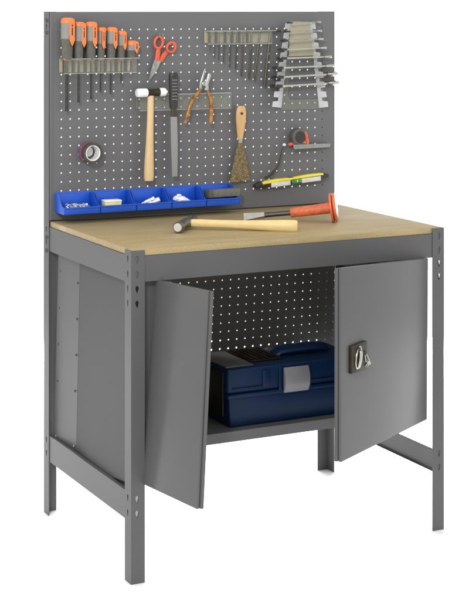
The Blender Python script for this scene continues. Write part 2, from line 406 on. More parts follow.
m = MB(); m.box(TX0 + .095, TX0 + .195, TY0 + .05, TY1 - .012, TZ1 - .0098, TZ1 - .0045); 
for k in range(6): m.box(TX0 + .100 + .015 * k, TX0 + .108 + .015 * k, TY0 + .055, TY1 - .02, TZ1 - .0043, TZ1 - .001)
m.build('parts_tray', BROWN, tb, bevel=.002, seg=1)
m = MB(); m.tube([(TX0 + .19, .15, TZ1 - .012), (TX0 + .205, .15, TZ1 - .001), (TX0 + .235, .15, TZ1 + .001), (TX0 + .30, .15, TZ1 + .002), (TX0 + .345, .15, TZ1 - .001), (TX0 + .36, .15, TZ1 - .012)], [.010, .013, .014, .014, .013, .010], 16, flat=2.2, ref=(0, 1, 0))
m.build('carry_handle', NAVY, tb)
# latch and recesses
def FP(px, py, y=TY0): return Yp(px, py, y)
for (xa, xb) in ((282, 306.5),):
    a0 = FP(xa, 366).x; a1 = FP(xb, 366).x; z1 = FP(295, 365.5).z; z0 = FP(295, 390.5).z
    m = MB(); n_ = 8; fr = []; bk = []
    for k in range(n_ + 1):
        t = k / n_; z = z0 + (z1 - z0) * t; bul = .010 * math.sin(PI * t)
        fr.append((TY0 - .012 - bul, z)); bk.append((TY0 - .0065, z))
    prof = fr + bk[::-1]
    m.hexa([(a0, y, z) for y, z in prof], [(a1, y, z) for y, z in prof]); m.build('latch', LATCH, tb, bevel=.0015)
    for ga in (a0 - .012, a1 + .002): MB().box(ga, ga + .010, TY0 - .006, TY0 - .0008, z0 + .004, z1 + .004).build('latch_guard', NAVY, tb, bevel=.0015)
a0 = FP(262, 370).x; m = MB(); m.box(a0, a0 + .022, TY0 - .005, TY0 - .0008, .446, .492); m.build('hinge_block', NAVY, tb, bevel=.002)
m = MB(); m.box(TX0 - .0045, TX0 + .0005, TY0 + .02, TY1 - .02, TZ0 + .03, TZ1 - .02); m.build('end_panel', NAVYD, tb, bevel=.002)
for k in range(3):
    pass
for ga, gb_ in ((TX0 + .014, TX0 + .10), (TX0 + .24, TX1 - .02)): MB().box(ga, gb_, TY0 - .0042, TY0 - .0006, .4478, .4515).build('lid_rib', NAVY, tb, bevel=.001)

# ------------------------------------------------------------------ clear rails on the pegboard
def rail(px0, py0, px1, py1, label, back, ext=0, lip=CLEAR, depth=.036, ribs=()):
    a = T(px0, py0, .002); b = T(px1, py1, .002)
    t = thing('tool_rail', label, 'tool rack', ((a.x + b.x) / 2, PANEL_Y, b.z))
    MB().box(a.x, b.x, PANEL_Y - .0022, PANEL_Y - .0004, b.z, a.z).build('back_strip', back, t, bevel=.0005, seg=1)
    MB().box(a.x, b.x + ext, PANEL_Y - depth, PANEL_Y - .0024, a.z - .0018, a.z).build('top_shelf', CLEARE, t)
    MB().box(a.x, b.x, PANEL_Y - depth - .0018, PANEL_Y - depth - .0002, b.z - .003, a.z - .001).build('front_lip', lip, t)
    MB().tube([(a.x, PANEL_Y - depth - .001, a.z - .0006), (b.x + ext, PANEL_Y - depth - .001, a.z - .0006)], .0009, 6).build('lip_edge', CLEARE, t)
    MB().tube([(a.x, PANEL_Y - depth - .001, b.z - .003), (b.x, PANEL_Y - depth - .001, b.z - .003)], .0008, 6).build('lip_edge', CLEARE, t)
    if ribs:
        for rx in ribs: MB().box(rx - .0022, rx + .0022, PANEL_Y - depth * .45, PANEL_Y - .0024, b.z, a.z - .002).build('rib', OLIVE, t)
    return t, a, b
ribs = [T(x, 66, .012).x for x in (64.5, 73.5, 85.5, 96.5, 105.5, 116.5, 126)]
r1, a, b = rail(59.6, 58.6, 132, 71, 'beige and clear screwdriver rail with seven slots', BEIGE, ext=.010, ribs=ribs)
ribs = [T(x, 38, .012).x for x in (210, 217, 226, 233, 240, 248)]
r2, a, b = rail(204.5, 30.8, 268.5, 42.4, 'beige clear rail holding the hanging hex keys', BEIGE, ext=.014, ribs=ribs, depth=.026)
r3, a, b = rail(136, 94.6, 227, 106.5, 'long clear plastic rail behind the mallet and the amber pliers', CLEARG, depth=.030)
ws = []
for x in (140, 165, 182, 200, 222): 
    p = T(x, 101, .004); MB().lathe(p, p + Vector((0, -.002, 0)), [(0, .003), (1, .002)], 10).build('rail_screw', STEEL, r3)

# ------------------------------------------------------------------ screwdrivers
SD = [  # centre px, top py, half width px, handle bottom py, shaft px, shaft tip py, shaft radius, label
 (68.0, 17.6, 6.8, 60.3, 66.7, 111.3, .0040, 'largest orange capped screwdriver at the left end of the rail'),
 (79.6, 21.8, 5.3, 60.3, 78.6, 102.5, .0030, 'orange capped screwdriver second from the left, just right of the largest'),
 (91.4, 21.6, 5.6, 60.3, 91.2, 99.2, .0027, 'orange capped screwdriver third from the left end of the rail'),
 (102.2, 27.2, 4.4, 60.3, 100.4, 92.3, .0024, 'narrow orange screwdriver in the middle of the seven on the rail'),
 (112.3, 27.0, 5.0, 60.3, 110.5, 94.0, .0026, 'orange capped screwdriver third from the right with a dark blunt tip'),
 (122.0, 30.6, 4.3, 60.3, 121.3, 83.6, .0022, 'slim short orange screwdriver second from the right end of the rail'),
 (132.4, 40.4, 5.4, 60.3, 130.8, 71.5, .0026, 'stubby orange screwdriver at the right end of the rail'),
]
for (cxp, ty, hw, by, sxp, tip, sr, lab), toff in zip(SD, (.33, .58, .36, .04, .34, .40, .50)):
    d = .026
    top = T(cxp, ty, d); bot = T(cxp - .9, by, d); r = (T(cxp + hw, ty, d).x - T(cxp - hw, ty, d).x) / 2
    bot.z = T(cxp, by, d).z; bot.x = (bot.x + T(sxp, by, d).x) / 2
    Lh = top.z - bot.z; k = r * .80 / Lh
    t = thing('screwdriver', lab, 'screwdriver', (bot.x, PANEL_Y - d, bot.z), 'orange screwdrivers on the rail')
    cap = [(0, .45 * r), (.07 * k, .70 * r), (.22 * k, .90 * r), (.5 * k, r), (k, r)]
    MB().lathe(top, bot, cap, 24, flat=.85).build('end_cap', ORANGE, t)
    m1 = .50
    MB().lathe(top, bot, [(k + .002, .97 * r), (m1, .93 * r)], 24, flat=.85).build('handle', GREYP, t)
    prof = [(m1 + .002, .96 * r), (.58, .88 * r), (.68, .80 * r), (.80, .80 * r), (.90, .76 * r), (.955, .84 * r), (.985, .80 * r)]
    MB().lathe(top, bot, prof, 24, flat=.85).build('grip', GRIP, t)
    MB().lathe(top, bot, [(.985, .72 * r), (1.0, .62 * r)], 20, flat=.85).build('collar', ORANGE if hw > 4 else GRIP, t)
    # orange tongue running down the front right of the handle
    u = .40 * r; ox = top.x + toff * r; yo = PANEL_Y - d - r * (.92 - .22 * toff); q = []
    zt_ = top.z - .18 * r; zb_ = top.z - .66 * Lh
    for kk in range(9): q.append((ox + u * math.cos(PI * kk / 8), zt_ - u + u * math.sin(PI * kk / 8)))
    q = [(ox + u, zb_ + 1.9 * u)] + q + [(ox - u, zb_ + 1.9 * u), (ox - .15 * u, zb_), (ox + .15 * u, zb_)]
    cq = Vector((ox, 0, (zt_ + zb_) / 2)); MB().slab([(cq.x + (x - cq.x) * 1.22, yo + .0012, cq.z + (z - cq.z) * (1.035 if z < cq.z else .86)) for x, z in q], (0, r * .40, 0)).build('tongue_recess', BROWNBLK, t)
    tg = MB().slab([(x, yo, z) for x, z in q], (0, r * .45, 0)).build('tongue', ORANGE, t, bevel=.0007)
    for (za, zc) in ((.14, .20), (.22, .40)):
        MB().box(ox - .20 * u, ox + .20 * u, yo - .0004, yo + .0010, top.z - zc * Lh - .1 * r, top.z - za * Lh - .1 * r).build('tongue_slot', BROWNBLK, tg)
    s0 = Vector((bot.x, PANEL_Y - d, bot.z)); s1 = T(sxp, tip, d)
    MB().tube([s0, s0.lerp(s1, .9), s1], [sr, sr, sr * (1.25 if hw > 5 else .8)], 10).build('shaft', DARKST, t)

# ------------------------------------------------------------------ scissors on a hook
def hook(px, py, ln, label, up=.012, two=False, mt=STEEL):
    p = T(px, py, 0); t = thing('peg_hook', label, 'hook', p)
    m = MB()
    for dx in ((-.0055, .0055) if two else (0,)):
        q = p + Vector((dx, 0, 0)); m.tube([q + Vector((0, -.0004, 0)), q + Vector((0, -ln * .7, -.001)), q + Vector((0, -ln * .95, .002)), q + Vector((0, -ln, up))], .0013, 8)
    m.build('prong', mt, t)
    q = p; MB().box(q.x - .009, q.x + .009, PANEL_Y - .003, PANEL_Y - .0004, q.z - .003, q.z + .005).build('hook_plate', mt, t, bevel=.0005, seg=1)
    return t
hook(158.2, 37.5, .022, 'double wire hook the orange scissors hang from', up=.013, two=True)
sc = thing('scissors', 'orange handled scissors hanging with the blades pointing down', 'scissors', T(160, 60, .012))
d = .014
def ell(c, rx, ry, rot, n=26): 
    out = []
    for k in range(n):
        t_ = 2 * PI * k / n; x = rx * math.cos(t_); y = ry * math.sin(t_)
        out.append(T(c[0] + x * math.cos(rot) - y * math.sin(rot), c[1] + x * math.sin(rot) + y * math.cos(rot), d))
    return out
MB().tube(ell((158.6, 42.6), 4.1, 5.7, .15), .0041, 10, closed=True).build('finger_loop', REDOR, sc)
MB().tube(ell((171.2, 47.3), 4.2, 5.0, .45), .0041, 10, closed=True).build('finger_loop', REDOR, sc)
MB().tube([T(158.5, 48.5, d), T(158, 54, d), T(157, 60.5, d)], [.0066, .0078, .0078], 12, flat=.5, ref=(0, 1, 0)).build('handle_shank', REDOR, sc)
MB().tube([T(167, 51.5, d - .006), T(163.5, 56, d - .006), T(160.5, 61.5, d - .006)], [.0066, .0078, .0070], 12, flat=.5, ref=(0, 1, 0)).build('handle_shank', REDOR, sc)
MB().slab([T(154.2, 60, d), T(158.6, 60, d), T(155, 70, d), T(149.2, 80.5, d), T(151.2, 70, d)], (0, .0016, 0)).build('blade', STEEL, sc, bevel=.0004, seg=1)
MB().slab([T(156.8, 60, d), T(161.2, 61, d), T(157.2, 70, d), T(149.6, 80, d), T(154, 68, d)], (0, -.0016, 0)).build('blade', STEEL, sc, bevel=.0004, seg=1)
p = T(157.3, 64.2, d); MB().lathe(p + Vector((0, .002, 0)), p + Vector((0, -.004, 0)), [(0, .003), (1, .003)], 12).build('pivot_screw', CHROME, sc)

# ------------------------------------------------------------------ mallet
d = .036
ml = thing('mallet', 'soft face mallet with white ends and pale wooden handle hanging on the rail', 'mallet', T(150.5, 97, d))
a = T(136.6, 93, d); b = T(147.0, 92.7, d); r = (T(141, 88.4, d).z - T(141, 97.3, d).z) / 2
MB().lathe(a, b, [(0, r * .8), (.07, r * .96), (.2, r), (.85, r), (1, r * .92)], 28).build('striking_face', WHITE, ml)
c1 = T(159.2, 92.2, d)
MB().lathe(b + Vector((.0002, 0, 0)), c1, [(0, r * .9), (.08, r * .95), (.14, r * .80), (.86, r * .80), (.92, r * .95), (1, r * .9)], 28).build('mallet_head', BROWNBLK, ml)
c2 = T(167, 91.8, d)
MB().lathe(c1 + Vector((.0002, 0, 0)), c2, [(0, r * .95), (.5, r * .97), (.75, r * .9), (.8, r * .45), (1, r * .4)], 28).build('striking_face', WHITE, ml)
h = [(150.7, 95.6), (150.6, 104), (150.3, 120), (149.8, 140), (149.2, 160), (148.9, 172), (148.9, 178), (148.9, 180.6)]
hw = [3.1, 3.2, 3.3, 3.7, 4.5, 4.9, 4.8, 4.4]
MB().tube([T(x, y, d) for x, y in h], [q * .0031 for q in hw], 18, flat=.75).build('handle', HWOOD, ml)

# ------------------------------------------------------------------ file
d = .038
fl = thing('file', 'long flat steel file with black ribbed handle hanging on the clear rail', 'file', T(174, 108, d))
hx = [(173.3, 72.6), (173.4, 76), (173.4, 84), (173.5, 92), (173.6, 100), (173.6, 108)]
MB().tube([T(x, y, d) for x, y in hx], [.0125, .0148, .0140, .0132, .0135, .0115], 18, flat=.75).build('handle', BLACK, fl)
m = MB()
for k in range(7):
    y = 80 + 3.2 * k; p = T(173.4, y, d); m.box(p.x - .008, p.x + .008, p.y - .0115, p.y - .008, p.z - .0012, p.z + .0012)
m.build('handle_ribs', GREYP, fl, bevel=.0004, seg=1)
p = T(173.4, 76.5, d + .010); MB().lathe(p, p + Vector((0, -.0015, 0)), [(0, .0035), (1, .0035)], 14).build('hanging_hole', DARKST, fl)
q = [(171.6, 107.5), (176.0, 107.5), (177.2, 116.5), (171.0, 116.5)]
MB().slab([T(x, y, d) for x, y in q], (0, .004, 0)).build('tang', OLIVE, fl, bevel=.0006, seg=1)
q = [(170.6, 116.7), (177.2, 116.7), (177.9, 145), (177.6, 176.5), (172.0, 176.8), (171.2, 145)]
MB().slab([T(x, y, d) for x, y in q], (0, .004, 0)).build('blade', BLADE, fl, bevel=.0005, seg=1)

# ------------------------------------------------------------------ pliers
d = .034
pl = thing('pliers', 'amber handled pliers hanging open over the clear rail', 'pliers', T(205, 84, d))
def tubep(pts, rs, name, mt, n=12, flat=1., par=pl, dd=None):
    return MB().tube([T(x, y, d if dd is None else dd) for x, y in pts], rs, n, flat=flat).build(name, mt, par)
tubep([(205.3, 68.6), (203.8, 74), (202.2, 80), (201.0, 85), (200.4, 89.5)], [.0018, .0040, .0056, .0066, .0052], 'jaw', STEEL, flat=.6)
tubep([(209.6, 73.6), (209.2, 76.5), (208, 80), (206.5, 84), (207.4, 90)], [.0052, .0072, .0058, .0066, .0052], 'jaw', CHROME, flat=.6, dd=d + .005)
p = T(204.6, 84, d + .004); MB().lathe(p + Vector((0, .006, 0)), p + Vector((0, -.003, 0)), [(0, .0085), (.8, .0085), (1, .006)], 18).build('pivot', STEEL, pl)
tubep([(200.3, 88.5), (198.8, 92), (194.5, 98), (190.5, 104), (188.4, 111), (186.6, 118), (184.9, 123.2)], [.0042, .0050, .0052, .0055, .0058, .0062, .0050], 'grip', AMBER)
tubep([(207.2, 89), (208.2, 93), (210.6, 99), (211.6, 105), (211.3, 112), (210.8, 118), (210.3, 123.2)], [.0042, .0050, .0054, .0056, .0060, .0062, .0050], 'grip', AMBER, dd=d + .004)

# ------------------------------------------------------------------ hex keys
HK = [(211.5, 209.8, 52, .0009, 34), (214.8, 214.2, 58, .0011, 34), (219.3, 218.6, 60  , .0012, 34), (224.2, 223.4, 62.5, .0013, 34), (230.6, 229.6, 67.5, .0016, 34), (236.5, 235.6, 69.5, .0018, 34),
      (243.2, 241.2, 76.2, .0024, 33), (251.3, 248.8, 79.6, .0028, 33), (259.6, 254.3, 81.3, .0033, 32.5), (270.3, 264.2, 86.8, .0042, 31.5)]
NM = ['thinnest', 'second thinnest', 'third thinnest', 'fourth thinnest', 'fifth', 'sixth', 'seventh', 'third largest', 'second largest', 'largest and rightmost']
for k, (xt, xb, yb, r, yt) in enumerate(HK):
    d = .016
    a = T(xb, yb, d); b = T(xt, yt, d); arm = .010 + r * 6
    nm = NM[k]; lab = f'{nm} hex key counting from the left, hanging in the beige rail' if k in (4, 5, 6) else f'{nm} of the ten hex keys hanging in the beige rail'
    o = MB().tube([a, b - (b - a).normalized() * .008, b + Vector((.001, 0, -.002)), b + Vector((.005, 0, .001)), b + Vector((arm, 0, .0025))], r, 6).build('hex_key', DARKST if k < 6 else OLIVE, None, angle=20, origin=a)
    tag(o, lab, 'hex key', 'hex keys in the beige rail')

# ------------------------------------------------------------------ wrench rack and wrenches
wr = thing('wrench_rack', 'tall clear tapered rack holding eight wrenches at upper right', 'wrench rack', T(300, 109, 0))
def poly(pts, dd, th, name, mt, par, bev=.0005): return MB().slab([T(x, y, dd) for x, y in pts], (0, -th, 0)).build(name, mt, par, bevel=bev, seg=1)
poly([(290.2, 21.5), (309.5, 21.5), (313.6, 55.5), (288.2, 56.5)], .002, .002, 'centre_plate', BEIGE, wr)
poly([(286.5, 56), (290, 56), (287.2, 94), (289.5, 99.6), (317, 99.0), (318.6, 94), (314.0, 56), (318.5, 56), (325.5, 108.5), (281, 110)], .002, .002, 'lower_frame', CLEARG, wr)
# slanted side flanges with notches, standing forward
def flange(pts_in, pts_out, name, mt):
    m = MB(); A_ = [T(x, y, .003) for x, y in pts_in]; B_ = [T(x, y, .034) for x, y in pts_out]
    for i in range(len(A_) - 1):
        m.slab([A_[i], A_[i + 1], B_[i + 1], B_[i]], (.0016, 0, 0))
    bmesh.ops.remove_doubles(m.bm, verts=m.bm.verts, dist=1e-6)
    return m.build(name, mt, wr)
WY = [(287.5, 321.0, 23.4, 22.4), (284.0, 322.0, 32.2, 31.2), (281.0, 323.5, 41.4, 39.4), (278.6, 326.6, 50.4, 48.2), (277.4, 331.5, 59.3, 57.2), (272.8, 333.6, 69.0, 66.2), (272.2, 335.8, 78.4, 74.6), (270.4, 336.8, 87.6, 83.6)]
def strip_side(x0t, x1t, x0b, x1b, dd0, dd1, name):
    m = MB(); n_ = 9
    for k in range(n_):
        ta = (k + .12) / n_; tb_ = (k + .88) / n_
        def Q(x0, x1, t, dd): return T(x0 + (x1 - x0) * t, 21 + 88 * t, dd)
        m.slab([Q(x0t, x0b, ta, dd0), Q(x0t, x0b, tb_, dd0), Q(x1t, x1b, tb_ - .012, dd1), Q(x1t, x1b, ta + .012, dd1)], (0, -.0016, 0))
        tc, td = (k + .86) / n_, (k + 1.14) / n_
        if k < n_ - 1: m.slab([Q(x0t, x0b, tc, dd0 + .0004), Q(x0t, x0b, td, dd0 + .0004), Q(x0t + (x1t - x0t) * .45, x0b + (x1b - x0b) * .45, td, (dd0 + dd1) / 2), Q(x0t + (x1t - x0t) * .45, x0b + (x1b - x0b) * .45, tc, (dd0 + dd1) / 2)], (0, -.0012, 0))
    return m.build(name, CLEARW, wr)
strip_side(290.5, 285.8, 281, 271.5, .002, .030, 'side_flange')
strip_side(309, 314.5, 319, 328.5, .002, .022, 'side_flange')
LB = ['topmost and smallest', 'second from top', 'third from top', 'fourth from top', 'fifth from top', 'sixth from top', 'seventh from top, just above the largest', 'lowest and largest']
for k, (xa, xb, ya, yb) in enumerate(WY):
    d = .034
    A_ = T(xa, ya, d); B_ = T(xb, yb, d - .012); ax = (B_ - A_); L_ = ax.length; ax.normalize()
    side = Vector((0, 0, 1)).cross(ax).normalized(); nz = ax.cross(side).normalized()
    if nz.z < 0: nz = -nz
    hwid = .0036 + .0007 * k; th = .0030 + .0004 * k; hr = min(.0095 + .0017 * k, .0205)
    t = thing('wrench', f'{LB[k]} steel wrench of the eight in the clear rack', 'wrench', A_, 'wrenches in the clear rack')
    m = MB(); P0 = A_ + ax * hr * 1.2; P1 = B_ - ax * hr * 1.2
    m.slab([P0 - side * hwid, P1 - side * hwid, P1 + side * hwid, P0 + side * hwid], nz * th); m.build('shaft', CHROME if k > 2 else STEEL, t, bevel=.0008)
    def head(c_, dirv, rr, nm):
        # open jaw: C-shaped outline in the plane of the wrench
        sv = nz.cross(dirv).normalized(); o_ = []
        dv = (dirv * math.cos(.26) + sv * math.sin(.26)).normalized(); sv = nz.cross(dv).normalized()
        pts = []
        for j in range(13):
            an = R(48) + (2 * PI - R(96)) * j / 12; pts.append(c_ + dv * rr * math.cos(an) + sv * rr * math.sin(an))
        w_ = rr * .50
        pts += [c_ + dv * rr * .75 - sv * w_, c_ - dv * rr * .1 - sv * w_, c_ - dv * rr * .35, c_ - dv * rr * .1 + sv * w_, c_ + dv * rr * .75 + sv * w_]
        m = MB(); m.slab([p_ - nz * th * .25 for p_ in pts], nz * th * 1.5); m.build(nm, DARKST if (nm == 'open_jaw' and dirv.dot(ax) < 0) else CHROME, t, bevel=.0005, seg=1)
    head(A_ + ax * hr, -ax, hr, 'open_jaw')
    m = MB(); c_ = B_ - ax * hr * .9; rr = hr * .85; n_ = 20
    if k in (0, 1, 2, 3, 4, 5): head(B_ - ax * hr, ax, hr * .9, 'open_jaw')
    else:
        m.tube([c_ + (ax * math.cos(2 * PI * j / n_) + side * math.sin(2 * PI * j / n_)) * rr + nz * th * .5 for j in range(n_)], th * 1.1, 8, closed=True); m.build('ring_end', CHROME, t)

# ------------------------------------------------------------------ putty knife
d = .020
pk = thing('putty_knife', 'plaster stained putty knife with orange wooden handle hanging above the level', 'putty knife', T(241, 140, d))
h = [(241.2, 105.9), (241.2, 108), (241.0, 113), (240.8, 120), (240.6, 128), (240.3, 135), (240.2, 140)]
MB().tube([T(x, y, d) for x, y in h], [.0100, .0145, .0175, .0170, .0140, .0105, .0085], 18, flat=.5).build('handle', HWOOD3, pk)
p = T(241.8, 113.5, d + .0086); MB().lathe(p + Vector((0, .002, 0)), p + Vector((0, -.0006, 0)), [(0, .0042), (1, .0042)], 16).build('hanging_hole', BLACK, pk)
MB().tube([T(240.2, 139, d), T(240.2, 143, d)], [.0085, .0075], 14, flat=.6).build('ferrule', STEEL, pk)
q = [(238.2, 142.5), (243.2, 142.5), (246.0, 155), (249.0, 170), (250.3, 180.0), (229.4, 183.0), (231.5, 172), (235.0, 156)]
bl = MB().slab([T(x, y, d) for x, y in q], (0, .0016, 0)).build('blade', RUST, pk, bevel=.0004, seg=1)
m = MB()
for k in range(130):
    t_ = random.random() ** .55; y = 146 + 36 * t_; hwp = 3 + 7.2 * t_; x = 240.3 - .6 * t_ + random.uniform(-1, 1) * hwp * .97
    if random.random() < .3 and t_ < .5: continue
    p = T(x, y, d); m.ball(p + Vector((0, -.0002, 0)), random.uniform(.0004, .0012), (1, .35, 1), 6)
m.build('plaster_specks', SPECK, bl)['kind'] = 'stuff'

# ------------------------------------------------------------------ tape measure on its shelf
sh = thing('pegboard_shelf', 'narrow grey shelf bracket holding the tape measure', 'shelf', T(311, 148, 0))
a = T(291.6, 145.6, .030); b = T(329.5, 148.0, .004)
q = [T(293.0, 146.4, .032), T(329.8, 144.4, .014), T(329.8, 144.4, .0005), T(293.0, 144.0, .0005)]
for i in range(4): q[i].z = T(311, 146.2, .02).z
MB().slab(q, (0, 0, -.003)).build('shelf_plate', SHELFG, sh, bevel=.0006, seg=1)
q = [T(292.6, 144.6, .033), T(330, 143.4, .015), T(330, 147.0, .015), T(294, 149.4, .033)]
MB().slab(q, (0, -.0016, 0)).build('shelf_lip', SHELFG, sh, bevel=.0006, seg=1)
d = .016
tm = thing('tape_measure', 'dark round tape measure with red trim standing on the grey shelf', 'tape measure', T(299, 145, d))
c = T(298.6, 136.9, d); rr = (T(306.4, 137, d).x - T(290.9, 137, d).x) / 2
q = []
for k in range(22):
    an = R(-30) + R(240) * k / 21; q.append(c + Vector((rr * math.cos(an), 0, rr * math.sin(an) * .98)))
q += [T(291.6, 144.4, d), T(306.6, 143.8, d)]
MB().slab([p + Vector((0, .012, 0)) for p in q], (0, -.024, 0)).build('case', GRIP, tm, bevel=.0025, seg=3)
MB().lathe(c + Vector((0, -.012, 0)), c + Vector((0, -.0136, 0)), [(0, rr * .66), (1, rr * .62)], 24).build('side_disc', BLACK, tm)
q = [(304.6, 131.6), (306.6, 131.4), (309.6, 141.5), (308.9, 143.9), (306.8, 143.8)]
MB().slab([T(x, y, d + .0125) for x, y in q], (0, .020, 0)).build('trim', REDOR, tm, bevel=.0008)
MB().ball(T(290.8, 144.4, d + .008), .0085, (1.1, .8, .7)).build('mouth_guard', REDOR, tm)
MB().ball(T(304.6, 142.6, d + .0128), .0055, (1.1, .5, .7)).build('button', REDOR, tm)
hk2 = thing('peg_hook', 'small white hook left of the tape measure', 'hook', T(284, 145, 0))
MB().ball(T(284.2, 144.8, .010), .0055, (1.1, 1, .9), 12).tube([T(284.2, 144.8, .0004), T(284.2, 144.8, .008)], .0022, 8).build('hook_knob', WHITE, hk2)
d = .014
o = MB().tube([T(x, y, .020) for x, y in ((284.0, 146.5), (281.6, 150), (280.5, 155), (279.0, 162), (276.0, 169), (272.0, 173.5), (268.5, 176.2), (264.2, 178.3))], [.0018, .0028, .0034, .0040, .0042, .0044, .0044, .0034], 10, flat=.6).build('strap', BLACK, None, origin=T(284, 146, .02))
tag(o, 'black curved strap hanging from the white hook down to the level', 'strap')

# ------------------------------------------------------------------ spirit level (tilted)
d = .026
lv = thing('spirit_level', 'short yellow torpedo level with green vial tilted up to the right', 'spirit level', T(292, 182, 0))
def lvl(t, v):   # t 0..1 along, v 0 top .. 1 bottom
    x = 255.6 + (329.4 - 255.6) * t; top = 182.6 + (172.4 - 182.6) * t; return x, top + 6.8 * v
def lq(t0, t1, v0, v1, dd, back, name, mt, bev=.0008):
    q = [lvl(t0, v0), lvl(t1, v0), lvl(t1, v1), lvl(t0, v1)]
    return MB().slab([T(x, y, dd) for x, y in q], (0, back, 0)).build(name, mt, lv, bevel=bev)
q = [lvl(.0, .35), lvl(.07, .0), lvl(.93, .0), lvl(1, .25), lvl(1, .75), lvl(.90, 1.0), lvl(.10, 1.0), lvl(.0, .85)]
MB().slab([T(x, y, .022) for x, y in q], (0, .0175, 0)).build('end_block', BLACK, lv, bevel=.002, seg=3)
q = [lvl(.09, .10), lvl(.50, -.22), lvl(.92, .02), lvl(.92, .26), lvl(.50, .26), lvl(.20, .30)]
q = [lvl(.09, .04), lvl(.30, -.06), lvl(.50, .04), lvl(.72, -.10), lvl(.92, -.02), lvl(.92, .26), lvl(.60, .30), lvl(.45, .36), lvl(.10, .44)]
MB().slab([T(x, y, .0245) for x, y in q], (0, .0215, 0)).build('top_strip', YELL, lv, bevel=.001)
lq(.215, .475, .40, 1.06, .0245, .006, 'side_plate', IVORY); lq(.625, .885, .36, 1.02, .0245, .006, 'side_plate', IVORY)
a = T(*lvl(.485, .66), .0235); b = T(*lvl(.615, .62), .0235)
MB().lathe(a, b, [(0, .006), (.08, .0082), (.92, .0082), (1, .006)], 16).build('vial', GREEN, lv)
MB().lathe(a.lerp(b, .40) + Vector((0, -.0025, .0005)), a.lerp(b, .60) + Vector((0, -.0025, .0005)), [(0, .003), (.3, .0060), (.7, .0060), (1, .003)], 12).build('bubble', YELL, lv)
for px, py in ((284.2, 188.0), (268.5, 178.6)):
    pass

# ------------------------------------------------------------------ roll of tape on a hook
c = T(93.2, 153.2, .045); bk = T(93.2, 153.2, .006)
bk = Vector((c.x - .001, PANEL_Y - .006, c.z)); ro = .0305; ri = .0225
tr = thing('tape_roll', 'roll of dark and purple tape hanging on the pegboard', 'tape roll', bk)
def annulus(y0, y1, r0, r1, nm, mt, n=40):
    m = MB(); A0 = []; A1 = []; B0 = []; B1 = []
    for k in range(n):
        an = 2 * PI * k / n; u = Vector((math.cos(an), 0, math.sin(an)))
        A0.append(m.bm.verts.new(Vector((c.x, y0, c.z)) + u * r0)); A1.append(m.bm.verts.new(Vector((c.x, y0, c.z)) + u * r1))
        B0.append(m.bm.verts.new(Vector((c.x, y1, c.z)) + u * r0)); B1.append(m.bm.verts.new(Vector((c.x, y1, c.z)) + u * r1))
    for k in range(n):
        l = (k + 1) % n
        for q in ((A0[k], A0[l], A1[l], A1[k]), (B0[l], B0[k], B1[k], B1[l]), (A1[k], A1[l], B1[l], B1[k]), (A0[l], A0[k], B0[k], B0[l])): m.bm.faces.new(q)
    return m.build(nm, mt, tr, bevel=.0006, seg=1)
yb = PANEL_Y - .006
annulus(yb, yb - .020, ri + .0005, ro, 'purple_tape', PURPLE); annulus(yb - .0203, yb - .040, ri + .0005, ro - .0006, 'dark_tape', TAPEBLK)
annulus(yb - .0005, yb - .0395, ri - .0022, ri, 'cardboard_core', CORE)
hk = thing('peg_hook', 'hook through the middle of the tape roll', 'hook', (c.x, PANEL_Y, c.z + ri - .008))
MB().tube([(c.x, PANEL_Y - .0004, c.z + ri - .0055), (c.x, PANEL_Y - .040, c.z + ri - .0052), (c.x, PANEL_Y - .047, c.z + ri - .001)], .0026, 10).build('prong', STEEL, hk)
MB().lathe((c.x, PANEL_Y - .0003, c.z + .002), (c.x, PANEL_Y - .003, c.z + .002), [(0, .016), (1, .016)], 24).build('hook_plate', CORE, hk)

# ------------------------------------------------------------------ blue bins
BX0, BWD, BY1, BY0, BZ0, BZL, BZ1 = .0175, .1120, .6005, .5255, .8690, .8885, .9215
what = ['holding small silver screws, first from the left', 'holding a small yellow and white carton', 'in the middle of the row, holding white wall plugs', 'holding a crumpled white lump', 'holding a grey block, at the right end of the row']
th = .0022
def bin_box(x0, lab):
    t = thing('storage_bin', 'blue plastic bin ' + lab, 'storage bin', (x0 + BWD / 2, BY0, BZ0), 'blue storage bins along the pegboard')
    x1 = x0 + BWD - .003; m = MB()
    prof = [(BY0, BZ0), (BY1, BZ0), (BY1, BZ1), (BY1 - .028, BZ1), (BY0 + .020, BZL + .004), (BY0, BZL)]
    ins = .0035
    def wall(xa, xb, taper): m.hexa([(xa, y, z) for y, z in prof], [(xb, y, z) for y, z in prof])
    wall(x0, x0 + th, 0); m.build('side_wall', BLUE, t, bevel=.0007)
    m = MB(); wall(x1 - th, x1, 0); m.build('side_wall', BLUE, t, bevel=.0007)
    MB().box(x0 + th + .0001, x1 - th - .0001, BY0 + .0003, BY0 + th, BZ0 + .0002, BZL).build('front_lip', BLUE, t, bevel=.0007)
    MB().box(x0 + th + .0001, x1 - th - .0001, BY1 - th, BY1 - .0002, BZ0 + .0002, BZ1 - .001).build('back_wall', BLUE, t, bevel=.0007)
    MB().box(x0 + th + .0001, x1 - th - .0001, BY0 + th + .0001, BY1 - th - .0001, BZ0 + .0002, BZ0 + th).build('bottom', BLUE, t)
    MB().box(x0 - .0006, x1 + .0006, BY0 - .0022, BY0 + .0002, BZL - .004, BZL + .001).build('rim', BLUE, t, bevel=.0008)
    return t
for i in range(5): bin_box(BX0 + BWD * i, what[i])
rl = MB(); rl.box(BX0 - .001, BX0 + 5 * BWD, .6008, .6036, BZ1 - .012, BZ1 + .003)
tag(rl.build('bin_rail', BLUE, None, bevel=.0006, origin=(BX0, .602, BZ1)), 'long blue hanging strip behind the row of bins', 'bin rail')
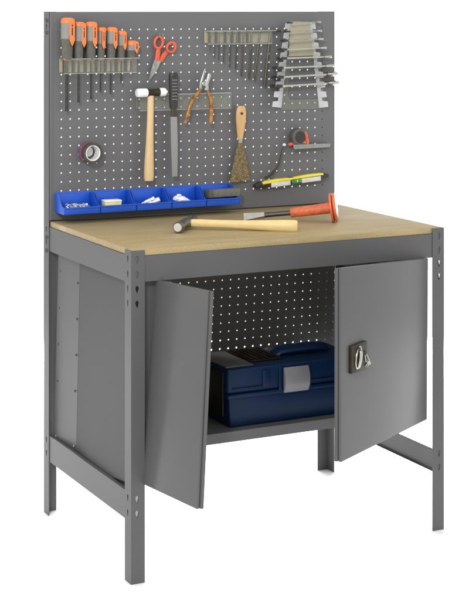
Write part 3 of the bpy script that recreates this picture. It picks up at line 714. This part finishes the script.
# screws
floorz = BZ0 + th + .0005
m = MB()
for k in range(80):
    p = Vector((BX0 + .050 + random.gauss(0, .017), BY0 + .026 + random.gauss(0, .010), floorz + .006 + random.random() * .016))
    p.x = min(max(p.x, BX0 + .012), BX0 + .092); p.y = min(max(p.y, BY0 + .012), BY0 + .05)
    dv = Vector((random.uniform(-1, 1), random.uniform(-1, 1), random.uniform(-.4, .4))).normalized()
    m.tube([p, p + dv * .010], [.0016, .0007], 7); m.lathe(p - dv * .0012, p, [(0, .0032), (1, .0020)], 9)
o = m.build('screw_pile', SILV, None, origin=(BX0 + .05, BY0 + .03, floorz)); tag(o, 'loose heap of small silver screws in the first blue bin', 'screws', kind='stuff')
# carton
x = BX0 + BWD
ct = thing('carton', 'small yellow carton with a white lid in the second blue bin', 'box', (x + .04, BY0 + .03, floorz))
MB().box(x + .018, x + .068, BY0 + .012, BY0 + .042, floorz, floorz + .024).build('carton_body', PYEL, ct, bevel=.0008)
MB().box(x + .017, x + .0695, BY0 + .011, BY0 + .043, floorz + .0242, floorz + .030).build('carton_lid', CORE, ct, bevel=.002)
# wall plugs
x = BX0 + 2 * BWD
PLG = ['leftmost', 'second from the left', 'third from the left', 'third from the right', 'second from the right', 'topmost and rightmost']
for k, (dx, dy, dz, ang, tl) in enumerate(((.020, .014, .006, .15, .25), (.022, .026, .010, .3, .3), (.030, .020, .017, .1, .3), (.036, .034, .013, .5, .2), (.044, .016, .012, -.1, .35), (.050, .030, .019, .2, .1))):
    p = Vector((x + dx, BY0 + dy, floorz + dz)); dv = Vector((math.cos(ang) * math.cos(tl), math.sin(ang) * math.cos(tl), math.sin(tl)))
    m = MB(); m.lathe(p, p + dv * .034, [(0, .0026), (.25, .0040), (.3, .0048), (.35, .0040), (.6, .0048), (.65, .0040), (.9, .0052), (1, .0058)], 12)
    tag(m.build('wall_plug', WHITE, None, origin=p), f'{PLG[k]} white plastic wall plug in the middle blue bin', 'wall plug', 'white wall plugs in the middle bin')
# white lump
x = BX0 + 3 * BWD
m = MB()
for dx, dy, dz, r in ((.026, .026, .022, .011), (.040, .022, .018, .013), (.052, .024, .014, .011), (.036, .026, .010, .012), (.060, .022, .010, .009), (.030, .022, .030, .007)):
    m.ball(Vector((x + dx, BY0 + dy, floorz + dz)), r, (1.15, .9, .8), 12)
for v in m.bm.verts: v.co += Vector((random.uniform(-1, 1), random.uniform(-1, 1), random.uniform(-1, 1))) * .0012
tag(m.build('rag', WHITE, None, angle=25, origin=(x + .04, BY0 + .03, floorz)), 'crumpled white lump in the fourth blue bin', 'rag')
# grey block resting on the last bin's rims
x = BX0 + 4 * BWD
gb = thing('sanding_block', 'long grey block lying across the last blue bin', 'block', (x + .06, BY0 + .03, floorz))
q = [(x + .012, BY0 + .010), (x + .116, BY0 + .014), (x + .116, BY0 + .045), (x + .012, BY0 + .041)]
za, zb2 = BZL + .0045, BZL + .0235
MB().hexa([(u, v, BZL + .0035) for u, v in q], [(u, v, BZL + .0255) for u, v in q]).build('block_body', STONE, gb, bevel=.0015)
MB().box(x + .0105, x + .026, BY0 + .0085, BY0 + .043, BZL + .003, BZL + .0262).build('end_cap', GRIP, gb, bevel=.0012)

# ------------------------------------------------------------------ hammer on the top
TZ = .8427
hm = thing('hammer', 'ball pein hammer with yellow wooden handle lying on the tabletop', 'hammer', Zp(182, 228, TZ))
face = onplane(177.8, 228.6, (0, 0, 0), Vector((0, 1, 0)))
hz = TZ + .0165
f0 = Zp(177.6, 227.6, hz); f1 = Zp(195.5, 217.8, hz + .004); ax = (f1 - f0); Lh = ax.length
rf = .0148
MB().lathe(f0, f1, [(0, rf * .86), (.02, rf * .98), (.13, rf), (.17, rf * .82), (.30, rf * .78), (.36, rf * .95), (.62, rf * .95), (.68, rf * .6), (.76, rf * .62), (.86, rf * .85), (.95, rf * .6), (1, rf * .2)], 26).build('head', HEADST, hm)
MB().lathe(f0 - ax.normalized() * .0006, f0 + ax.normalized() * .002, [(0, rf * .74), (.5, rf * .82), (1, rf * .84)], 26).build('striking_face', mat('polished_face', (.75, .75, .74), .3, metal=.6), hm)
mid = f0.lerp(f1, .48)
e1 = Zp(297.4, 226.5, TZ + .013); s1 = mid + (e1 - mid).normalized() * .014
hh = [s1.lerp(e1, t) for t in (0, .1, .3, .5, .7, .85, .95, .985, 1)]
MB().tube(hh, [.0085, .0090, .0088, .0098, .0118, .0135, .0142, .0138, .0120], 20, flat=1.25, ref=(0, 0, 1)).build('handle', HWOOD2, hm)
oo = mid - (e1 - mid).normalized() * .014
MB().tube([oo, s1], [.008, .010], 16, flat=1.2, ref=(0, 0, 1)).build('eye', HEADST, hm)

# ------------------------------------------------------------------ chisel with hand guard
ch = thing('chisel', 'cold chisel with orange hand guard grip lying on the tabletop', 'chisel', Zp(320, 222, TZ))
gR = .0415
disc = Zp(334.3, 207.3, TZ + gR + .0005)
g0 = Zp(290.5, 212.9, TZ + .024); tip = Zp(243.5, 217.0, TZ + .0112)
axv = (disc - g0).normalized()
g1 = disc - axv * .010
MB().lathe(g0, g1, [(0, .0125), (.02, .0138), (.12, .0140), (.14, .0130), (.2, .0142), (.6, .0150), (.9, .0155), (1, .0165)], 24).build('grip', GUARD, ch)
MB().lathe(g1 - axv * .002, g1 + axv * .006, [(0, .030), (.2, gR), (.8, gR), (1, gR * .93)], 36).build('guard_disc', GUARD, ch)
MB().lathe(g1 + axv * .0068, g1 + axv * .0165, [(0, gR * .85), (.3, gR * 1.0), (.8, gR * .96), (1, gR * .8)], 36).build('guard_disc', GUARD, ch)
sh1 = g0.lerp(tip, .55)
MB().tube([g0 + axv * .002, g0.lerp(tip, .3), sh1], [.0072, .0070, .0075], 8).build('shank', DARKST, ch, angle=20)
dv = (tip - sh1).normalized(); sd = UP.cross(dv).normalized(); sd = (Matrix.Rotation(R(-48), 3, dv) @ sd); nb = dv.cross(sd).normalized()
MB().hexa([sh1 - sd * .007 + nb * .006, sh1 + sd * .007 + nb * .006, sh1 + sd * .007 - nb * .006, sh1 - sd * .007 - nb * .006],
          [tip - sd * .013 + nb * .001, tip + sd * .013 + nb * .001, tip + sd * .013 - nb * .001, tip - sd * .013 - nb * .001]).build('blade', CHROME, ch, bevel=.0006, seg=1)
